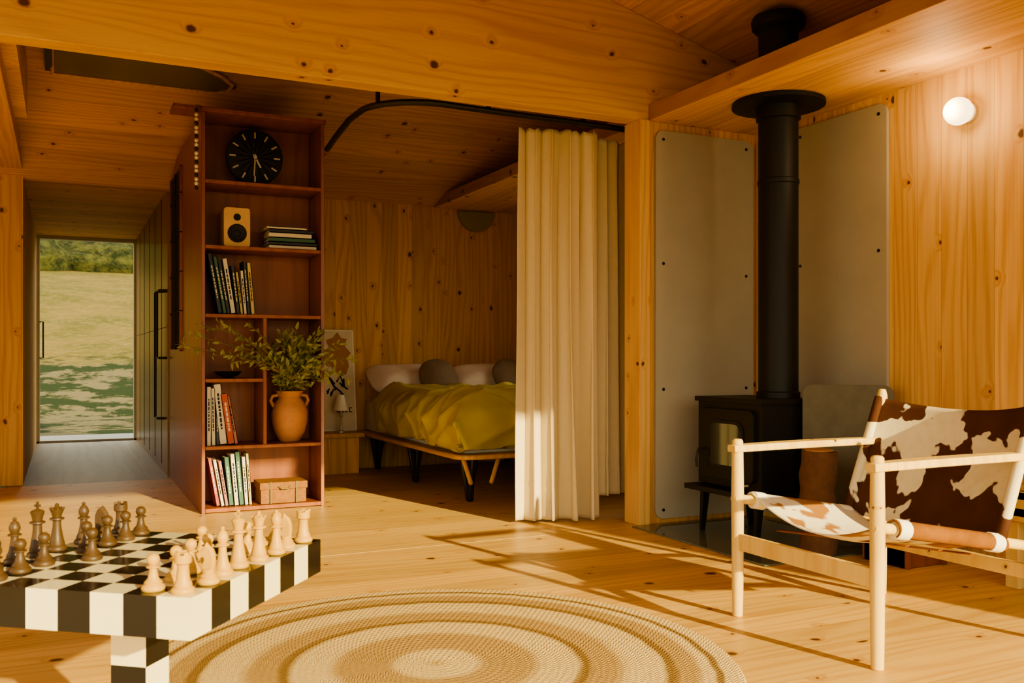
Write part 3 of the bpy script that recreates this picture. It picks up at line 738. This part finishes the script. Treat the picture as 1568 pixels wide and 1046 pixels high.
def piece(q, k, P, mat, yaw):
    M = Matrix.Translation(P) @ Matrix.Rotation(yaw, 4, 'Z') @ Matrix.Scale(1.05, 4)
    q.lathe(prof[k], (0, 0, 0), mat, 20, M)
    if k == 'R':
        for i in range(5):
            a = 2*math.pi*i/5; q.box((.0105, -.004, .069), (.0155, .004, .075), mat, M @ Matrix.Rotation(a, 4, 'Z'))
    if k == 'Q':
        for i in range(8):
            a = 2*math.pi*i/8; q.ball(M @ Vector((.0142*math.cos(a), .0142*math.sin(a), .0935)), .0026, mat, 6)
    if k == 'K':
        q.box((-.0022, -.0022, .101), (.0022, .0022, .118), mat, M); q.box((-.007, -.0022, .107), (.007, .0022, .112), mat, M)
    if k == 'N':
        pf = [(-.012, .026), (.011, .026), (.012, .034), (.006, .044), (.008, .052), (.017, .048), (.020, .053), (.016, .062), (.009, .070), (.004, .078), (.0, .073), (-.008, .068), (-.013, .056), (-.014, .040)]
        n = len(pf); vs = []
        for yy, sc_ in ((-.0075, .82), (0, 1.0), (.0075, .82)):
            for (a, b) in pf: vs.append((a*sc_, yy, .05+(b-.05)*(sc_ if b > .04 else 1)))
        fs = [tuple(range(n))[::-1], tuple(range(2*n, 3*n))]
        for L_ in (0, 1):
            for i in range(n): fs.append((L_*n+i, L_*n+(i+1) % n, (L_+1)*n+(i+1) % n, (L_+1)*n+i))
        q.add(vs, fs, mat, M)
row = 'RNBKQBNR'
ql = B(); qd = B(); yv = math.atan2(cv.y, cv.x)
for i in range(8):
    j = lambda: random.uniform(-.1, .1)
    piece(ql, row[i], TP(i+.5+j(), .5+j(), TZ+.0005), M_lightp, yv)
    lp = {4: 2.5}.get(i, 1.5)
    piece(ql, 'P', TP(i+.5+j(), lp+j(), TZ+.0005), M_lightp, yv)
    piece(qd, row[i], TP(i+.5+j(), 7.5+j(), TZ+.0005), M_darkp, yv+math.pi)
    piece(qd, 'P', TP(i+.5+j(), {3: 5.5}.get(i, 6.5)+j(), TZ+.0005), M_darkp, yv+math.pi)
ql.obj('chess_pieces_light'); qd.obj('chess_pieces_dark')

# ------------------------------------------------------------------ light, world, camera
w = bpy.data.worlds.new('sky'); scene.world = w; w.use_nodes = True
wn = w.node_tree.nodes; wl = w.node_tree.links; bg = wn['Background']
tc = wn.new('ShaderNodeTexCoord'); sp = wn.new('ShaderNodeSeparateXYZ'); rp = wn.new('ShaderNodeValToRGB')
wl.new(tc.outputs['Generated'], sp.inputs[0]); wl.new(sp.outputs[2], rp.inputs[0])
rp.color_ramp.elements[0].color = (1.0, .89, .60, 1); rp.color_ramp.elements[1].color = (.80, .80, .70, 1); rp.color_ramp.elements[1].position = .6
wl.new(rp.outputs[0], bg.inputs[0]); bg.inputs[1].default_value = 3.1
sl = bpy.data.lights.new('sun', 'SUN'); sl.energy = 11.5; sl.color = (1, .84, .43); sl.angle = R(.8)
so = bpy.data.objects.new('sun', sl); scene.collection.objects.link(so)
so.rotation_euler = Vector((-.24, .95, -.318)).to_track_quat('-Z', 'Y').to_euler(); so.location = (5, -12, 6)
pl = bpy.data.lights.new('globe_bulb', 'POINT'); pl.energy = 6; pl.color = (1, .75, .42); pl.shadow_soft_size = .05
po = bpy.data.objects.new('globe_bulb', pl); scene.collection.objects.link(po); po.location = (XR-.21, 2.93, 2.085)
cd = bpy.data.cameras.new('camera'); cam = bpy.data.objects.new('camera', cd); scene.collection.objects.link(cam)
cd.sensor_width = 36; cd.lens = 32.49; cd.shift_y = .016; cam.location = (0, 0, .95); cam.rotation_euler = (R(90), 0, R(-25.9)); cd.clip_start = .05; cd.clip_end = 400
cd.dof.use_dof = True; cd.dof.focus_distance = 5.2; cd.dof.aperture_fstop = 7.0
scene.camera = cam
scene.view_settings.view_transform = 'AgX'; scene.view_settings.look = 'AgX - Medium High Contrast'
scene.view_settings.exposure = 0.0
